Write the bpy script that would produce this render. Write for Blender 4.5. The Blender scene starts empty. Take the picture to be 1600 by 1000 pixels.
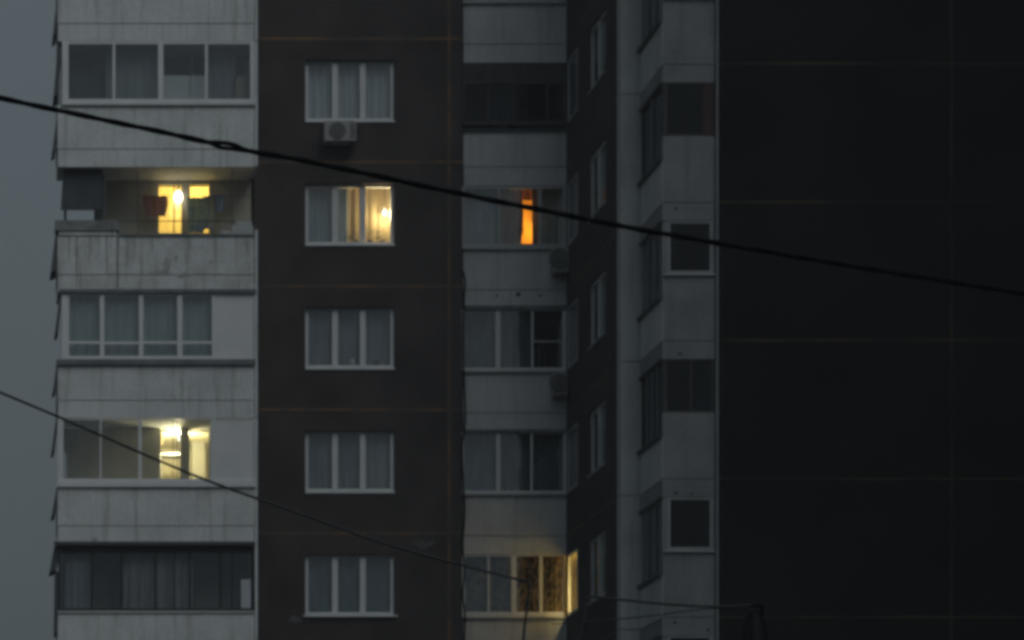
import bpy, math, random
from mathutils import Vector
random.seed(7)
R = math.radians
scene = bpy.context.scene
COL = scene.collection

# ------------------------------------------------------------------ camera
K, D, VX, HY, EYE = 69.0, 60.0, -60.0, 1548.0, 1.6
F = K * D
cd = bpy.data.cameras.new('camera')
cam = bpy.data.objects.new('camera', cd)
COL.objects.link(cam)
cam.location = (0, 0, EYE)
cam.rotation_euler = (R(90), 0, 0)
cd.sensor_width = 36
cd.lens = 36 * F / 1600
cd.shift_x = (800 - VX) / 1600          # shift lens: walls stay upright, as in the photograph
cd.shift_y = (HY - 500) / 1600
cd.clip_end = 3000
scene.camera = cam

# ------------------------------------------------------------------ sky, sun, exposure
SUN_EL, SUN_AZ = 52, 33                 # weak glow of an overcast dusk, behind the camera to the right
world = bpy.data.worlds.new('World')
scene.world = world
world.use_nodes = True
nt = world.node_tree
nt.nodes.clear()
n_out = nt.nodes.new('ShaderNodeOutputWorld')
n_bg = nt.nodes.new('ShaderNodeBackground')
n_sky = nt.nodes.new('ShaderNodeTexSky')
n_sky.sky_type = 'NISHITA'
n_sky.sun_disc = False
n_sky.sun_elevation = R(SUN_EL)
n_sky.sun_rotation = R(180 - SUN_AZ)
n_sky.dust_density = 6
n_hsv = nt.nodes.new('ShaderNodeHueSaturation')
n_hsv.inputs['Saturation'].default_value = 0.25
n_hsv.inputs['Value'].default_value = 0.008
n_tc = nt.nodes.new('ShaderNodeTexCoord')
n_sep = nt.nodes.new('ShaderNodeSeparateXYZ')
n_map = nt.nodes.new('ShaderNodeMapRange')      # overcast sky: zenith brighter than the horizon
n_map.inputs['From Min'].default_value = 0.0
n_map.inputs['From Max'].default_value = 1.0
n_map.inputs['To Min'].default_value = 0.80
n_map.inputs['To Max'].default_value = 2.6
n_col = nt.nodes.new('ShaderNodeVectorMath')
n_col.operation = 'SCALE'
n_col.inputs[0].default_value = (0.0475, 0.0610, 0.0680)
n_add = nt.nodes.new('ShaderNodeVectorMath')
n_add.operation = 'ADD'
L_ = nt.links.new
L_(n_tc.outputs['Generated'], n_sep.inputs[0])
L_(n_sep.outputs['Z'], n_map.inputs['Value'])
L_(n_map.outputs[0], n_col.inputs['Scale'])
L_(n_sky.outputs[0], n_hsv.inputs['Color'])
L_(n_hsv.outputs[0], n_add.inputs[0])
L_(n_col.outputs[0], n_add.inputs[1])
L_(n_add.outputs[0], n_bg.inputs['Color'])
n_bg.inputs['Strength'].default_value = 1.0
L_(n_bg.outputs[0], n_out.inputs[0])

sd = bpy.data.lights.new('sun', 'SUN')
sd.energy = 0.72
sd.angle = R(44)
sd.color = (0.93, 0.97, 1.0)
sun = bpy.data.objects.new('sun', sd)
COL.objects.link(sun)
sdir = Vector((math.sin(R(SUN_AZ)) * math.cos(R(SUN_EL)), -math.cos(R(SUN_AZ)) * math.cos(R(SUN_EL)), math.sin(R(SUN_EL))))
sun.rotation_euler = sdir.to_track_quat('Z', 'Y').to_euler()
sun.location = (-20, -20, 60)

vs = scene.view_settings
vs.view_transform = 'Standard'
vs.look = 'None'
vs.exposure = 0.0
vs.gamma = 1.0
vs.use_curve_mapping = False
scene.cycles.use_denoising = True
scene.cycles.filter_width = 3.8
scene.cycles.max_bounces = 4
scene.cycles.diffuse_bounces = 2
scene.cycles.use_adaptive_sampling = True
scene.cycles.adaptive_threshold = 0.02
scene.cycles.volume_bounces = 0
scene.cycles.transparent_max_bounces = 16
scene.cycles.sample_clamp_indirect = 4.0
scene.cycles.caustics_reflective = False
scene.cycles.caustics_refractive = False

# ------------------------------------------------------------------ materials
MATS = {}
def nodes_of(m):
    m.use_nodes = True
    t = m.node_tree
    return t, t.nodes, t.links

def surf(name, c1, c2=None, scale=3.0, rough=0.85, streak=0.0, streak_col=(0.05, 0.05, 0.045), bump=0.15, spec=0.3, srun=(5.5, 5.5, 0.35), stretch=(1, 1, 1), contrast=(0.35, 0.65), fine=0.12):
    """weathered surface: two tones by noise, vertical rain streaks, fine relief"""
    if name in MATS:
        return MATS[name]
    m = bpy.data.materials.new(name)
    t, N, Lk = nodes_of(m)
    b = N['Principled BSDF']
    b.inputs['Roughness'].default_value = rough
    b.inputs['Specular IOR Level'].default_value = spec
    tc = N.new('ShaderNodeNewGeometry')
    mp = N.new('ShaderNodeMapping')
    mp.inputs['Scale'].default_value = stretch
    Lk.new(tc.outputs['Position'], mp.inputs['Vector'])
    nz = N.new('ShaderNodeTexNoise')
    nz.inputs['Scale'].default_value = scale
    nz.inputs['Detail'].default_value = 6
    Lk.new(mp.outputs[0], nz.inputs['Vector'])
    cr = N.new('ShaderNodeValToRGB')
    cr.color_ramp.elements[0].position = contrast[0]
    cr.color_ramp.elements[1].position = contrast[1]
    cr.color_ramp.elements[0].color = (*c1, 1)
    cr.color_ramp.elements[1].color = (*(c2 or c1), 1)
    Lk.new(nz.outputs['Fac'], cr.inputs[0])
    col = cr.outputs[0]
    if fine > 0:
        nf = N.new('ShaderNodeTexNoise')
        nf.inputs['Scale'].default_value = 26
        nf.inputs['Detail'].default_value = 3
        Lk.new(tc.outputs['Position'], nf.inputs['Vector'])
        mr = N.new('ShaderNodeMapRange')
        mr.inputs['From Min'].default_value = 0.3
        mr.inputs['From Max'].default_value = 0.7
        mr.inputs['To Min'].default_value = 1 - fine
        mr.inputs['To Max'].default_value = 1 + fine
        Lk.new(nf.outputs['Fac'], mr.inputs[0])
        vm = N.new('ShaderNodeVectorMath')
        vm.operation = 'SCALE'
        Lk.new(col, vm.inputs[0])
        Lk.new(mr.outputs[0], vm.inputs['Scale'])
        col = vm.outputs[0]
    if streak > 0:
        mp2 = N.new('ShaderNodeMapping')
        mp2.inputs['Scale'].default_value = srun
        Lk.new(tc.outputs['Position'], mp2.inputs['Vector'])
        n2 = N.new('ShaderNodeTexNoise')
        n2.inputs['Scale'].default_value = 1.0
        n2.inputs['Detail'].default_value = 5
        n2.inputs['Roughness'].default_value = 0.65
        Lk.new(mp2.outputs[0], n2.inputs['Vector'])
        r2 = N.new('ShaderNodeValToRGB')
        r2.color_ramp.elements[0].position = 0.52
        r2.color_ramp.elements[1].position = 0.78
        Lk.new(n2.outputs['Fac'], r2.inputs[0])
        ml = N.new('ShaderNodeMath')
        ml.operation = 'MULTIPLY'
        ml.inputs[1].default_value = streak
        Lk.new(r2.outputs[0], ml.inputs[0])
        mx = N.new('ShaderNodeMix')
        mx.data_type = 'RGBA'
        Lk.new(ml.outputs[0], mx.inputs['Factor'])
        Lk.new(col, mx.inputs[6])
        mx.inputs[7].default_value = (*streak_col, 1)
        col = mx.outputs[2]
    Lk.new(col, b.inputs['Base Color'])
    if bump > 0:
        n3 = N.new('ShaderNodeTexNoise')
        n3.inputs['Scale'].default_value = 18
        n3.inputs['Detail'].default_value = 4
        Lk.new(tc.outputs['Position'], n3.inputs['Vector'])
        bp = N.new('ShaderNodeBump')
        bp.inputs['Strength'].default_value = bump
        bp.inputs['Distance'].default_value = 0.02
        Lk.new(n3.outputs['Fac'], bp.inputs['Height'])
        Lk.new(bp.outputs[0], b.inputs['Normal'])
    MATS[name] = m
    return m

def glass(name, tint=(0.8, 0.84, 0.84), refl=0.10, rough=0.04):
    if name in MATS:
        return MATS[name]
    m = bpy.data.materials.new(name)
    t, N, Lk = nodes_of(m)
    N.remove(N['Principled BSDF'])
    tr = N.new('ShaderNodeBsdfTransparent')
    tr.inputs[0].default_value = (*[c ** 0.5 for c in tint], 1)
    gl = N.new('ShaderNodeBsdfGlossy')
    gl.inputs['Color'].default_value = (0.9, 0.95, 1, 1)
    gl.inputs['Roughness'].default_value = rough
    fr = N.new('ShaderNodeFresnel')
    fr.inputs['IOR'].default_value = 1.5
    ad = N.new('ShaderNodeMath')
    ad.operation = 'ADD'
    ad.inputs[1].default_value = refl
    Lk.new(fr.outputs[0], ad.inputs[0])
    geo = N.new('ShaderNodeNewGeometry')
    fl = N.new('ShaderNodeMath')
    fl.operation = 'SUBTRACT'
    fl.inputs[0].default_value = 1.0
    Lk.new(geo.outputs['Backfacing'], fl.inputs[1])
    fm = N.new('ShaderNodeMath')
    fm.operation = 'MULTIPLY'
    Lk.new(fl.outputs[0], fm.inputs[0])
    nz = N.new('ShaderNodeTexNoise')
    nz.inputs['Scale'].default_value = 1.3
    Lk.new(geo.outputs['Position'], nz.inputs['Vector'])
    bp = N.new('ShaderNodeBump')
    bp.inputs['Strength'].default_value = 0.15
    bp.inputs['Distance'].default_value = 0.05
    Lk.new(nz.outputs['Fac'], bp.inputs['Height'])
    Lk.new(bp.outputs[0], gl.inputs['Normal'])
    mx = N.new('ShaderNodeMixShader')
    Lk.new(ad.outputs[0], fm.inputs[1])
    Lk.new(fm.outputs[0], mx.inputs[0])
    Lk.new(tr.outputs[0], mx.inputs[1])
    Lk.new(gl.outputs[0], mx.inputs[2])
    Lk.new(mx.outputs[0], N['Material Output'].inputs[0])
    MATS[name] = m
    return m

def cloth(name, c1, c2=None, trans=0.45, scale=6, stretch=(1, 1, 0.25), see=0.0):
    """thin fabric that lets some light through"""
    if name in MATS:
        return MATS[name]
    m = bpy.data.materials.new(name)
    t, N, Lk = nodes_of(m)
    N.remove(N['Principled BSDF'])
    geo = N.new('ShaderNodeNewGeometry')
    mp = N.new('ShaderNodeMapping')
    mp.inputs['Scale'].default_value = stretch
    Lk.new(geo.outputs['Position'], mp.inputs[0])
    nz = N.new('ShaderNodeTexNoise')
    nz.inputs['Scale'].default_value = scale
    nz.inputs['Detail'].default_value = 4
    Lk.new(mp.outputs[0], nz.inputs['Vector'])
    cr = N.new('ShaderNodeValToRGB')
    cr.color_ramp.elements[0].position = 0.4
    cr.color_ramp.elements[1].position = 0.6
    cr.color_ramp.elements[0].color = (*c1, 1)
    cr.color_ramp.elements[1].color = (*(c2 or c1), 1)
    Lk.new(nz.outputs['Fac'], cr.inputs[0])
    d = N.new('ShaderNodeBsdfDiffuse')
    tl = N.new('ShaderNodeBsdfTranslucent')
    Lk.new(cr.outputs[0], d.inputs[0])
    Lk.new(cr.outputs[0], tl.inputs[0])
    mx = N.new('ShaderNodeMixShader')
    mx.inputs[0].default_value = trans
    Lk.new(d.outputs[0], mx.inputs[1])
    Lk.new(tl.outputs[0], mx.inputs[2])
    out = mx.outputs[0]
    if see > 0:
        tr = N.new('ShaderNodeBsdfTransparent')
        m2 = N.new('ShaderNodeMixShader')
        m2.inputs[0].default_value = see
        Lk.new(out, m2.inputs[1])
        Lk.new(tr.outputs[0], m2.inputs[2])
        out = m2.outputs[0]
    Lk.new(out, N['Material Output'].inputs[0])
    MATS[name] = m
    return m

def emit(name, c, s):
    if name in MATS:
        return MATS[name]
    m = bpy.data.materials.new(name)
    t, N, Lk = nodes_of(m)
    N.remove(N['Principled BSDF'])
    e = N.new('ShaderNodeEmission')
    e.inputs[0].default_value = (*c, 1)
    e.inputs[1].default_value = s
    Lk.new(e.outputs[0], N['Material Output'].inputs[0])
    MATS[name] = m
    return m

M_WHITE = surf('white_painted_concrete', (0.53, 0.555, 0.55), (0.63, 0.65, 0.645), 1.3, streak=0.75, streak_col=(0.22, 0.225, 0.22), fine=0.18)
M_STAIN = surf('stained_white_concrete', (0.47, 0.485, 0.475), (0.60, 0.62, 0.615), 2.0, streak=1.0, streak_col=(0.13, 0.135, 0.13), fine=0.2, srun=(9, 9, 0.45))
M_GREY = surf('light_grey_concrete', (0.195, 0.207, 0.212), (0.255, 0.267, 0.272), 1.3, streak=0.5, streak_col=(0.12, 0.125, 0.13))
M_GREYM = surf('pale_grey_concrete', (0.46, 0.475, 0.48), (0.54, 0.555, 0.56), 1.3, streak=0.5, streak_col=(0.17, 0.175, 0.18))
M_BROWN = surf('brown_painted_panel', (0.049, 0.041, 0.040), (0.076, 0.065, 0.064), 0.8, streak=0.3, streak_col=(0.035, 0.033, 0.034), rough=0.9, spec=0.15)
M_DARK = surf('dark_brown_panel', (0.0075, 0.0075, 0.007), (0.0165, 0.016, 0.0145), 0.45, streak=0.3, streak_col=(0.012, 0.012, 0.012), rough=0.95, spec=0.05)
M_SEAL = surf('ochre_joint_sealant', (0.078, 0.068, 0.062), (0.20, 0.115, 0.05), 1.1, contrast=(0.42, 0.68), fine=0.3, bump=0.4)
M_SEALD = surf('faded_joint_sealant', (0.014, 0.0135, 0.0125), (0.085, 0.066, 0.030), 0.5, contrast=(0.44, 0.66), fine=0.3, bump=0.4)
M_GROOVE = surf('dirty_groove', (0.16, 0.17, 0.17), (0.24, 0.25, 0.25), 2.5)
M_PVC = surf('white_plastic_frame', (0.60, 0.62, 0.62), (0.66, 0.67, 0.68), 2.0, rough=0.5, bump=0.03, fine=0.04)
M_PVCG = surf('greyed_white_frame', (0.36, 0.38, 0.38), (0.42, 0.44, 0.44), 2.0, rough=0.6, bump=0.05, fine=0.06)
M_WOOD = surf('dark_weathered_wood', (0.045, 0.046, 0.047), (0.075, 0.076, 0.075), 4, stretch=(4, 4, 0.5))
M_WOODB = surf('red_brown_wood', (0.055, 0.036, 0.030), (0.080, 0.05, 0.042), 4, stretch=(4, 4, 0.5))
M_METAL = surf('dull_grey_metal_sheet', (0.11, 0.12, 0.125), (0.18, 0.19, 0.195), 2.2, rough=0.6, streak=0.5)
M_METALD = surf('dark_metal_sheet', (0.05, 0.055, 0.06), (0.08, 0.085, 0.09), 2.2, rough=0.6)
M_BLIND = surf('dark_roll_blind', (0.055, 0.06, 0.066), (0.075, 0.08, 0.086), 3, fine=0.2)
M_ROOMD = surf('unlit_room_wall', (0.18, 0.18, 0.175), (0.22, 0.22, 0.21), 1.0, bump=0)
M_BACK = surf('balcony_back_wall', (0.30, 0.30, 0.28), (0.36, 0.355, 0.33), 1.4, streak=0.3)
M_BACKGLOW = surf('lamplit_olive_wall', (0.44, 0.43, 0.36), (0.52, 0.50, 0.42), 1.4, streak=0.25)  # olive copy of the back wall, lamp glow put into its colour
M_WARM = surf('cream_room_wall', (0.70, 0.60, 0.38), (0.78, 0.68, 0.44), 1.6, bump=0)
M_FLOOR = surf('room_floor', (0.20, 0.14, 0.09), (0.26, 0.18, 0.11), 3, bump=0)
M_ACW = surf('old_white_casing', (0.27, 0.27, 0.265), (0.36, 0.36, 0.35), 3, streak=0.5, rough=0.6)
M_ACD = surf('dark_fan_grille', (0.10, 0.10, 0.10), (0.13, 0.13, 0.13), 6)
M_CABLE = surf('black_cable_rubber', (0.004, 0.0045, 0.005), (0.008, 0.0085, 0.009), 20, rough=0.9, spec=0.05, bump=0.1)
M_CABLEG = surf('grey_cable_rubber', (0.020, 0.021, 0.022), (0.030, 0.031, 0.032), 20, rough=0.7, bump=0.1)
M_GROUND = surf('yard_asphalt', (0.045, 0.045, 0.046), (0.065, 0.065, 0.065), 0.3)
M_GLASS = glass('window_glass')
M_GLASSD = glass('dusty_dark_glass', (0.40, 0.43, 0.44), -0.012, 0.12)
M_GLASSW = glass('dusty_glass', (0.88, 0.90, 0.91), 0.05, 0.2)
M_GLASSF = glass('frosted_balcony_glass', (0.72, 0.78, 0.79), 0.12, 0.25)
M_NET = cloth('white_net_curtain', (0.42, 0.47, 0.48), (0.50, 0.55, 0.56), 0.3)
M_NETB = cloth('grey_blue_net_curtain', (0.29, 0.34, 0.365), (0.38, 0.42, 0.445), 0.3)
M_NETD = cloth('dim_grey_curtain', (0.21, 0.23, 0.245), (0.30, 0.32, 0.335), 0.3)
M_CWARM = cloth('cream_curtain', (0.62, 0.50, 0.30), (0.72, 0.60, 0.38), 0.6)
M_COR = cloth('orange_brown_curtain', (0.22, 0.175, 0.16), (0.27, 0.22, 0.20), 0.03)
M_NETO = cloth('lined_pale_curtain', (0.36, 0.41, 0.43), (0.43, 0.48, 0.50), 0.004)
M_CPAT = cloth('patterned_curtain', (0.07, 0.065, 0.045), (0.46, 0.34, 0.17), 0.4, 11, (1, 1, 0.7))  # bright tone raised in place of light from behind the curtain
M_CYW = surf('yellow_wallpaper', (0.78, 0.64, 0.26), (0.84, 0.70, 0.32), 3, bump=0)
M_BLINDO = cloth('opaque_pale_blind', (0.33, 0.38, 0.40), (0.38, 0.43, 0.45), 0.0)
M_CYEL = cloth('yellow_roller_blind', (0.80, 0.66, 0.26), (0.84, 0.70, 0.30), 0.6)
M_RED = cloth('dull_red_cloth', (0.34, 0.20, 0.175), (0.42, 0.25, 0.22), 0.12)
M_BLUE = cloth('blue_green_cloth', (0.20, 0.28, 0.33), (0.32, 0.40, 0.32), 0.12, 7, (1, 1, 1))
M_BLUE2 = cloth('pale_blue_cloth', (0.24, 0.33, 0.46), (0.28, 0.37, 0.50), 0.2)
M_BULB = emit('bulb_glass_glow', (1.0, 0.92, 0.72), 4.0)
M_TREE = surf('tarred_wood', (0.007, 0.007, 0.007), (0.011, 0.011, 0.011), 9)

# ------------------------------------------------------------------ mesh helpers
ORG = {}
def _org(parent):
    return ORG.get(parent.name, Vector((0, 0, 0))) if parent else Vector((0, 0, 0))

def W(x, y, Y):
    """photo pixel at depth Y (metres from the camera) -> world point"""
    return Vector(((x - VX) * Y / F, Y, EYE + (HY - y) * Y / F))
def WX(x, Y): return (x - VX) * Y / F
def WZ(y, Y): return EYE + (HY - y) * Y / F

CUBE_F = [(0, 3, 2, 1), (4, 5, 6, 7), (0, 1, 5, 4), (1, 2, 6, 5), (2, 3, 7, 6), (3, 0, 4, 7)]
def bx(x0, x1, y0, y1, z0, z1):
    x0, x1 = min(x0, x1), max(x0, x1); y0, y1 = min(y0, y1), max(y0, y1); z0, z1 = min(z0, z1), max(z0, z1)
    return ([(x0, y0, z0), (x1, y0, z0), (x1, y1, z0), (x0, y1, z0), (x0, y0, z1), (x1, y0, z1), (x1, y1, z1), (x0, y1, z1)], CUBE_F)

def obj(name, shapes, mat, parent=None, smooth=False, label=None, bevel=0.0):
    if isinstance(shapes, tuple):
        shapes = [shapes]
    o0 = _org(parent)
    vs_, fs_ = [], []
    for v, f in shapes:
        b = len(vs_)
        vs_ += [(p[0] - o0.x, p[1] - o0.y, p[2] - o0.z) for p in v]
        fs_ += [tuple(i + b for i in q) for q in f]
    me = bpy.data.meshes.new(name)
    me.from_pydata(vs_, [], fs_)
    me.materials.append(mat)
    if smooth:
        for p in me.polygons:
            p.use_smooth = True
    o = bpy.data.objects.new(name, me)
    COL.objects.link(o)
    if parent:
        o.parent = parent
    ORG[o.name] = o0
    if label:
        o['label'] = label
    if bevel:
        md = o.modifiers.new('bevel', 'BEVEL')
        md.width = bevel
        md.segments = 2
    return o

def thing(name, label, cat, loc, group=None):
    o = bpy.data.objects.new(name, None)
    COL.objects.link(o)
    o.location = loc
    o['label'] = label
    o['category'] = cat
    if group:
        o['group'] = group
    ORG[o.name] = Vector(loc)
    return o

def tag(o, label, cat, group=None):
    o['label'] = label
    o['category'] = cat
    if group:
        o['group'] = group
    return o

def tube(pts, r, n=8, cap=True):
    v, f = [], []
    pts = [Vector(p) for p in pts]
    for i, p in enumerate(pts):
        d = (pts[min(i + 1, len(pts) - 1)] - pts[max(i - 1, 0)]).normalized()
        a = Vector((0, 1, 0)) if abs(d.y) < 0.9 else Vector((1, 0, 0))
        u = d.cross(a).normalized()
        w = d.cross(u).normalized()
        rr = r[i] if isinstance(r, (list, tuple)) else r
        for k in range(n):
            t = 2 * math.pi * k / n
            v.append(tuple(p + (u * math.cos(t) + w * math.sin(t)) * rr))
    for i in range(len(pts) - 1):
        for k in range(n):
            f.append((i * n + k, i * n + (k + 1) % n, (i + 1) * n + (k + 1) % n, (i + 1) * n + k))
    if cap:
        f.append(tuple(range(n - 1, -1, -1)))
        f.append(tuple(range((len(pts) - 1) * n, len(pts) * n)))
    return v, f

def lathe(c, prof, n=16, axis='Z'):
    v, f = [], []
    for r, h in prof:
        for k in range(n):
            t = 2 * math.pi * k / n
            a, b = r * math.cos(t), r * math.sin(t)
            v.append((c[0] + a, c[1] + b, c[2] + h) if axis == 'Z' else (c[0] + a, c[1] + h, c[2] + b))
    for i in range(len(prof) - 1):
        for k in range(n):
            f.append((i * n + k, i * n + (k + 1) % n, (i + 1) * n + (k + 1) % n, (i + 1) * n + k))
    return v, f

def spline(pts, n=12):
    """Catmull-Rom through the points"""
    pts = [Vector(p) for p in pts]
    P = [pts[0] * 2 - pts[1]] + pts + [pts[-1] * 2 - pts[-2]]
    out = []
    for i in range(1, len(P) - 2):
        for k in range(n):
            t = k / n
            a, b, c, d = P[i - 1], P[i], P[i + 1], P[i + 2]
            out.append(0.5 * ((2 * b) + (c - a) * t + (2 * a - 5 * b + 4 * c - d) * t * t + (3 * b - a - 3 * c + d) * t ** 3))
    out.append(pts[-1])
    return out

def drape(x0, x1, z0, z1, y, folds=6, amp=0.03, edge=None, edge0=None, sag=0.0, axis='X', seed=0, nz=9):
    """a hanging sheet with vertical folds; edge and edge0 bend its two sides"""
    rnd = random.Random(seed)
    ph = rnd.random() * 6
    n = max(12, folds * 8)
    v, f = [], []
    for j in range(nz):
        t = j / (nz - 1)
        z = z1 + (z0 - z1) * t
        for i in range(n + 1):
            s = i / n
            xa = x0 + (edge0(t) if edge0 else 0)
            a = xa + (x1 + (edge(t) if edge else 0) - xa) * s
            w = amp * (0.6 + 0.4 * t) * (math.sin(ph + s * folds * 2 * math.pi) + 0.45 * math.sin(1.7 * ph + s * folds * 3.3 * math.pi + t))
            b = y + w
            zz = z + sag * math.sin(s * folds * 2 * math.pi) * t
            v.append((a, b, zz) if axis == 'X' else (b, a, zz))
    for j in range(nz - 1):
        for i in range(n):
            q = j * (n + 1) + i
            f.append((q, q + 1, q + n + 2, q + n + 1))
    return v, f

def holed(X0, X1, Z0, Z1, hx0, hx1, hz0, hz1, Y0, Y1):
    """panel with one rectangular opening"""
    return [bx(X0, hx0, Y0, Y1, Z0, Z1), bx(hx1, X1, Y0, Y1, Z0, Z1), bx(hx0, hx1, Y0, Y1, Z0, hz0), bx(hx0, hx1, Y0, Y1, hz1, Z1)]

def room(x0, x1, y0, y1, z0, z1):
    """five inward faces, open towards the camera"""
    v = [(x0, y0, z0), (x1, y0, z0), (x1, y1, z0), (x0, y1, z0), (x0, y0, z1), (x1, y0, z1), (x1, y1, z1), (x0, y1, z1)]
    return v, [(0, 1, 2, 3), (4, 7, 6, 5), (1, 5, 6, 2), (0, 3, 7, 4), (2, 6, 7, 3)]

def lamp(loc, watts, col, label, name='light_bulb', r=0.05, show=True, cord=0.25):
    """a bare bulb with its socket and flex; the light belongs to the bulb"""
    t = thing(name, label, 'light bulb', loc)
    x, y, z = loc
    if show:
        bulb = obj('bulb_glass', lathe((x, y, z), [(0.001, -r * 1.25), (r * 0.5, -r * 1.08), (r * 0.87, -r * 0.55), (r, 0), (r * 0.87, r * 0.6), (r * 0.55, r * 1.1), (r * 0.22, r * 1.35)], 14), M_BULB, t, smooth=True)
        obj('socket', lathe((x, y, z), [(r * 0.24, r * 1.3), (r * 0.26, r * 1.8), (r * 0.1, r * 2.7)], 12), M_PVCG, t, smooth=True)
        obj('flex', tube([(x, y, z + r * 2.6), (x, y, z + r * 2.6 + cord)], 0.006, 6), M_CABLE, t)
    ld = bpy.data.lights.new(name + '_light', 'POINT')
    ld.energy = watts
    ld.color = col
    ld.shadow_soft_size = r * 1.6
    lo = bpy.data.objects.new(name + '_light', ld)
    COL.objects.link(lo)
    lo.parent = t
    lo.location = (0, -r * 2.2 if show else 0, -r * 1.2)
    return t

# ------------------------------------------------------------------ setting
g = obj('ground', ([(-400, -300, 0), (400, -300, 0), (400, 900, 0), (-400, 900, 0)], [(0, 1, 2, 3)]), M_GROUND)
g['kind'] = 'structure'

# levels: L(k) is the joint under the k-th row of windows
def L(k): return 11.96 + 2.8 * k
KS = range(-1, 5)
YB, YL, YM, YP, YR = 60.0, 59.07, 60.35, 55.43, 53.67
XS = 13.78                                # plane of the dark side wall
XE = WX(165, YB)                          # end corner of the building behind the cantilevered balconies

B = thing('apartment_building', 'tall brown and white panel apartment block with stacked glazed balconies at dusk', 'building', (10, 58, 0))
ROWN = {4: 'top edge', 3: 'highest full row', 2: 'second row', 1: 'third row', 0: 'fourth row', -1: 'lowest row'}

XW0, XW1 = 6.62, WX(702, YB)              # big brown panel
XN1 = WX(721, YB)                         # narrow strip after the vertical joint
WX0, WX1 = WX(477, YB), WX(617, YB)
TOPZ, G = L(8), 0.012
for k in KS:
    z0, z1 = L(k) + G, L(k + 1) - G
    obj('wall_panel', holed(XW0, XW1 - G, z0, z1, WX0, WX1, L(k) + 0.93, L(k) + 2.32, YB, YB + 0.32), M_BROWN, B)
    obj('wall_panel', bx(XW1 + G, XN1, YB + 0.004 * (k % 3), YB + 0.35, z0, z1), M_BROWN, B)
# lower and upper storeys that the frame does not reach
obj('lower_wall', bx(XW0, XN1, YB, YB + 0.32, 0, L(-1) - G), M_BROWN, B)
obj('upper_wall', bx(XW0, XN1, YB, YB + 0.32, L(5) + G, TOPZ), M_BROWN, B)
for k in range(-1, 6):
    rnd = random.Random(40 + k)
    obj('joint_sealant', bx(XW0, XN1, YB - 0.004, YB + 0.05, L(k) - 0.03 - 0.014 * rnd.random(), L(k) + 0.028 + 0.012 * rnd.random()), M_SEAL, B)
for k in KS:
    obj('joint_sealant', bx(XW1 - 0.038, XW1 + 0.036, YB - 0.003, YB + 0.05, L(k) + 0.042, L(k + 1) - 0.046), M_SEAL, B)

# core, end wall, roof close the volume behind the rooms
obj('building_core', bx(XE + 0.6, 40, 64.2, 70, 0, TOPZ), M_DARK, B)
obj('end_wall', bx(XE, XE + 0.25, YB + 0.42, 64.2, 0, TOPZ), M_WHITE, B)
obj('roof', [bx(XE, XS, YB - 0.05, 70, TOPZ + 0.004, TOPZ + 0.4), bx(XS + 0.001, 40, 53.5, 70, TOPZ + 0.004, TOPZ + 0.4)], M_GREY, B)
obj('upper_wall', bx(2.3, XW0 - 0.05, YL + 0.05, YB + 0.4, L(5) + 1.0, TOPZ), M_WHITE, B)
obj('upper_wall', bx(XN1, XS - 0.002, YM + 0.02, YM + 0.4, L(5) + 1.0, TOPZ), M_GREY, B)
obj('upper_wall', bx(XS, XS + 0.25, YP + 0.26, YM + 0.01, L(6) + G, TOPZ), M_BROWN, B)
obj('upper_wall', bx(XS - 0.006, 15.3, YP, YP + 0.25, L(6), TOPZ), M_GREY, B)
obj('upper_wall', bx(15.32, 24.7, 53.61, 53.9, L(6) + 0.012, TOPZ), M_DARK, B)
# added wing, out of view to the right, there to shade the right wall
obj('added_shade_wing', bx(23.2, 36, 37.0, 53.3, 0, TOPZ + 6), M_DARK, B)

# ------------------------------------------------------------------ windows of the brown wall
def window(k, lit=False):
    zs, zt = L(k) + 0.93, L(k) + 2.32
    w = obj('window', [bx(WX0, WX0 + 0.085, YB + 0.10, YB + 0.18, zs, zt), bx(WX1 - 0.085, WX1, YB + 0.10, YB + 0.18, zs, zt),
                       bx(WX0 + 0.085, WX1 - 0.085, YB + 0.101, YB + 0.18, zt - 0.055, zt), bx(WX0 + 0.085, WX1 - 0.085, YB + 0.101, YB + 0.18, zs, zs + 0.095)],
            M_PVC, B, label='white three-pane window in the brown wall, %s' % ROWN[k])
    m0, m1 = WX0 + 0.685, WX0 + 1.315
    for c in (m0, m1):
        obj('mullion', bx(c - 0.065, c + 0.065, YB + 0.085, YB + 0.178, zs + 0.05, zt - 0.04), M_PVC, w)
    for a, b in ((WX0 + 0.085, m0 - 0.065), (m0 + 0.065, m1 - 0.065), (m1 + 0.065, WX1 - 0.085)):
        obj('pane', bx(a, b, YB + 0.135, YB + 0.143, zs + 0.095, zt - 0.055), M_GLASS, w)
    obj('sill', bx(WX0 - 0.05 if k == -1 else WX0, WX1 + 0.05 if k == -1 else WX1, YB - (0.07 if k == -1 else 0.03), YB + 0.10, zs - 0.03, zs + 0.012), M_PVC, w)
    obj('room_interior', room(WX0 - 0.5, WX1 + 0.55, YB + 0.33, 63.9, L(k) + 0.1, L(k) + 2.62), M_WARM if lit else M_ROOMD, w)
    return w
for k in KS:
    window(k, lit=(k == 2))
CUT = {0: lambda t: -0.55 - 0.10 * math.sin(t * 3.0), 1: None, 3: None, -1: None}
CUR = {3: ('pale', cloth('bright_white_net', (0.66, 0.73, 0.75), (0.74, 0.80, 0.82), 0.25)), 1: ('grey-blue', M_NETB), 0: ('grey-blue', M_NETB), -1: ('dim blue-grey', cloth('dim_blue_net', (0.19, 0.25, 0.28), (0.24, 0.30, 0.33), 0.3)), 4: ('pale', M_NET)}
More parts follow.
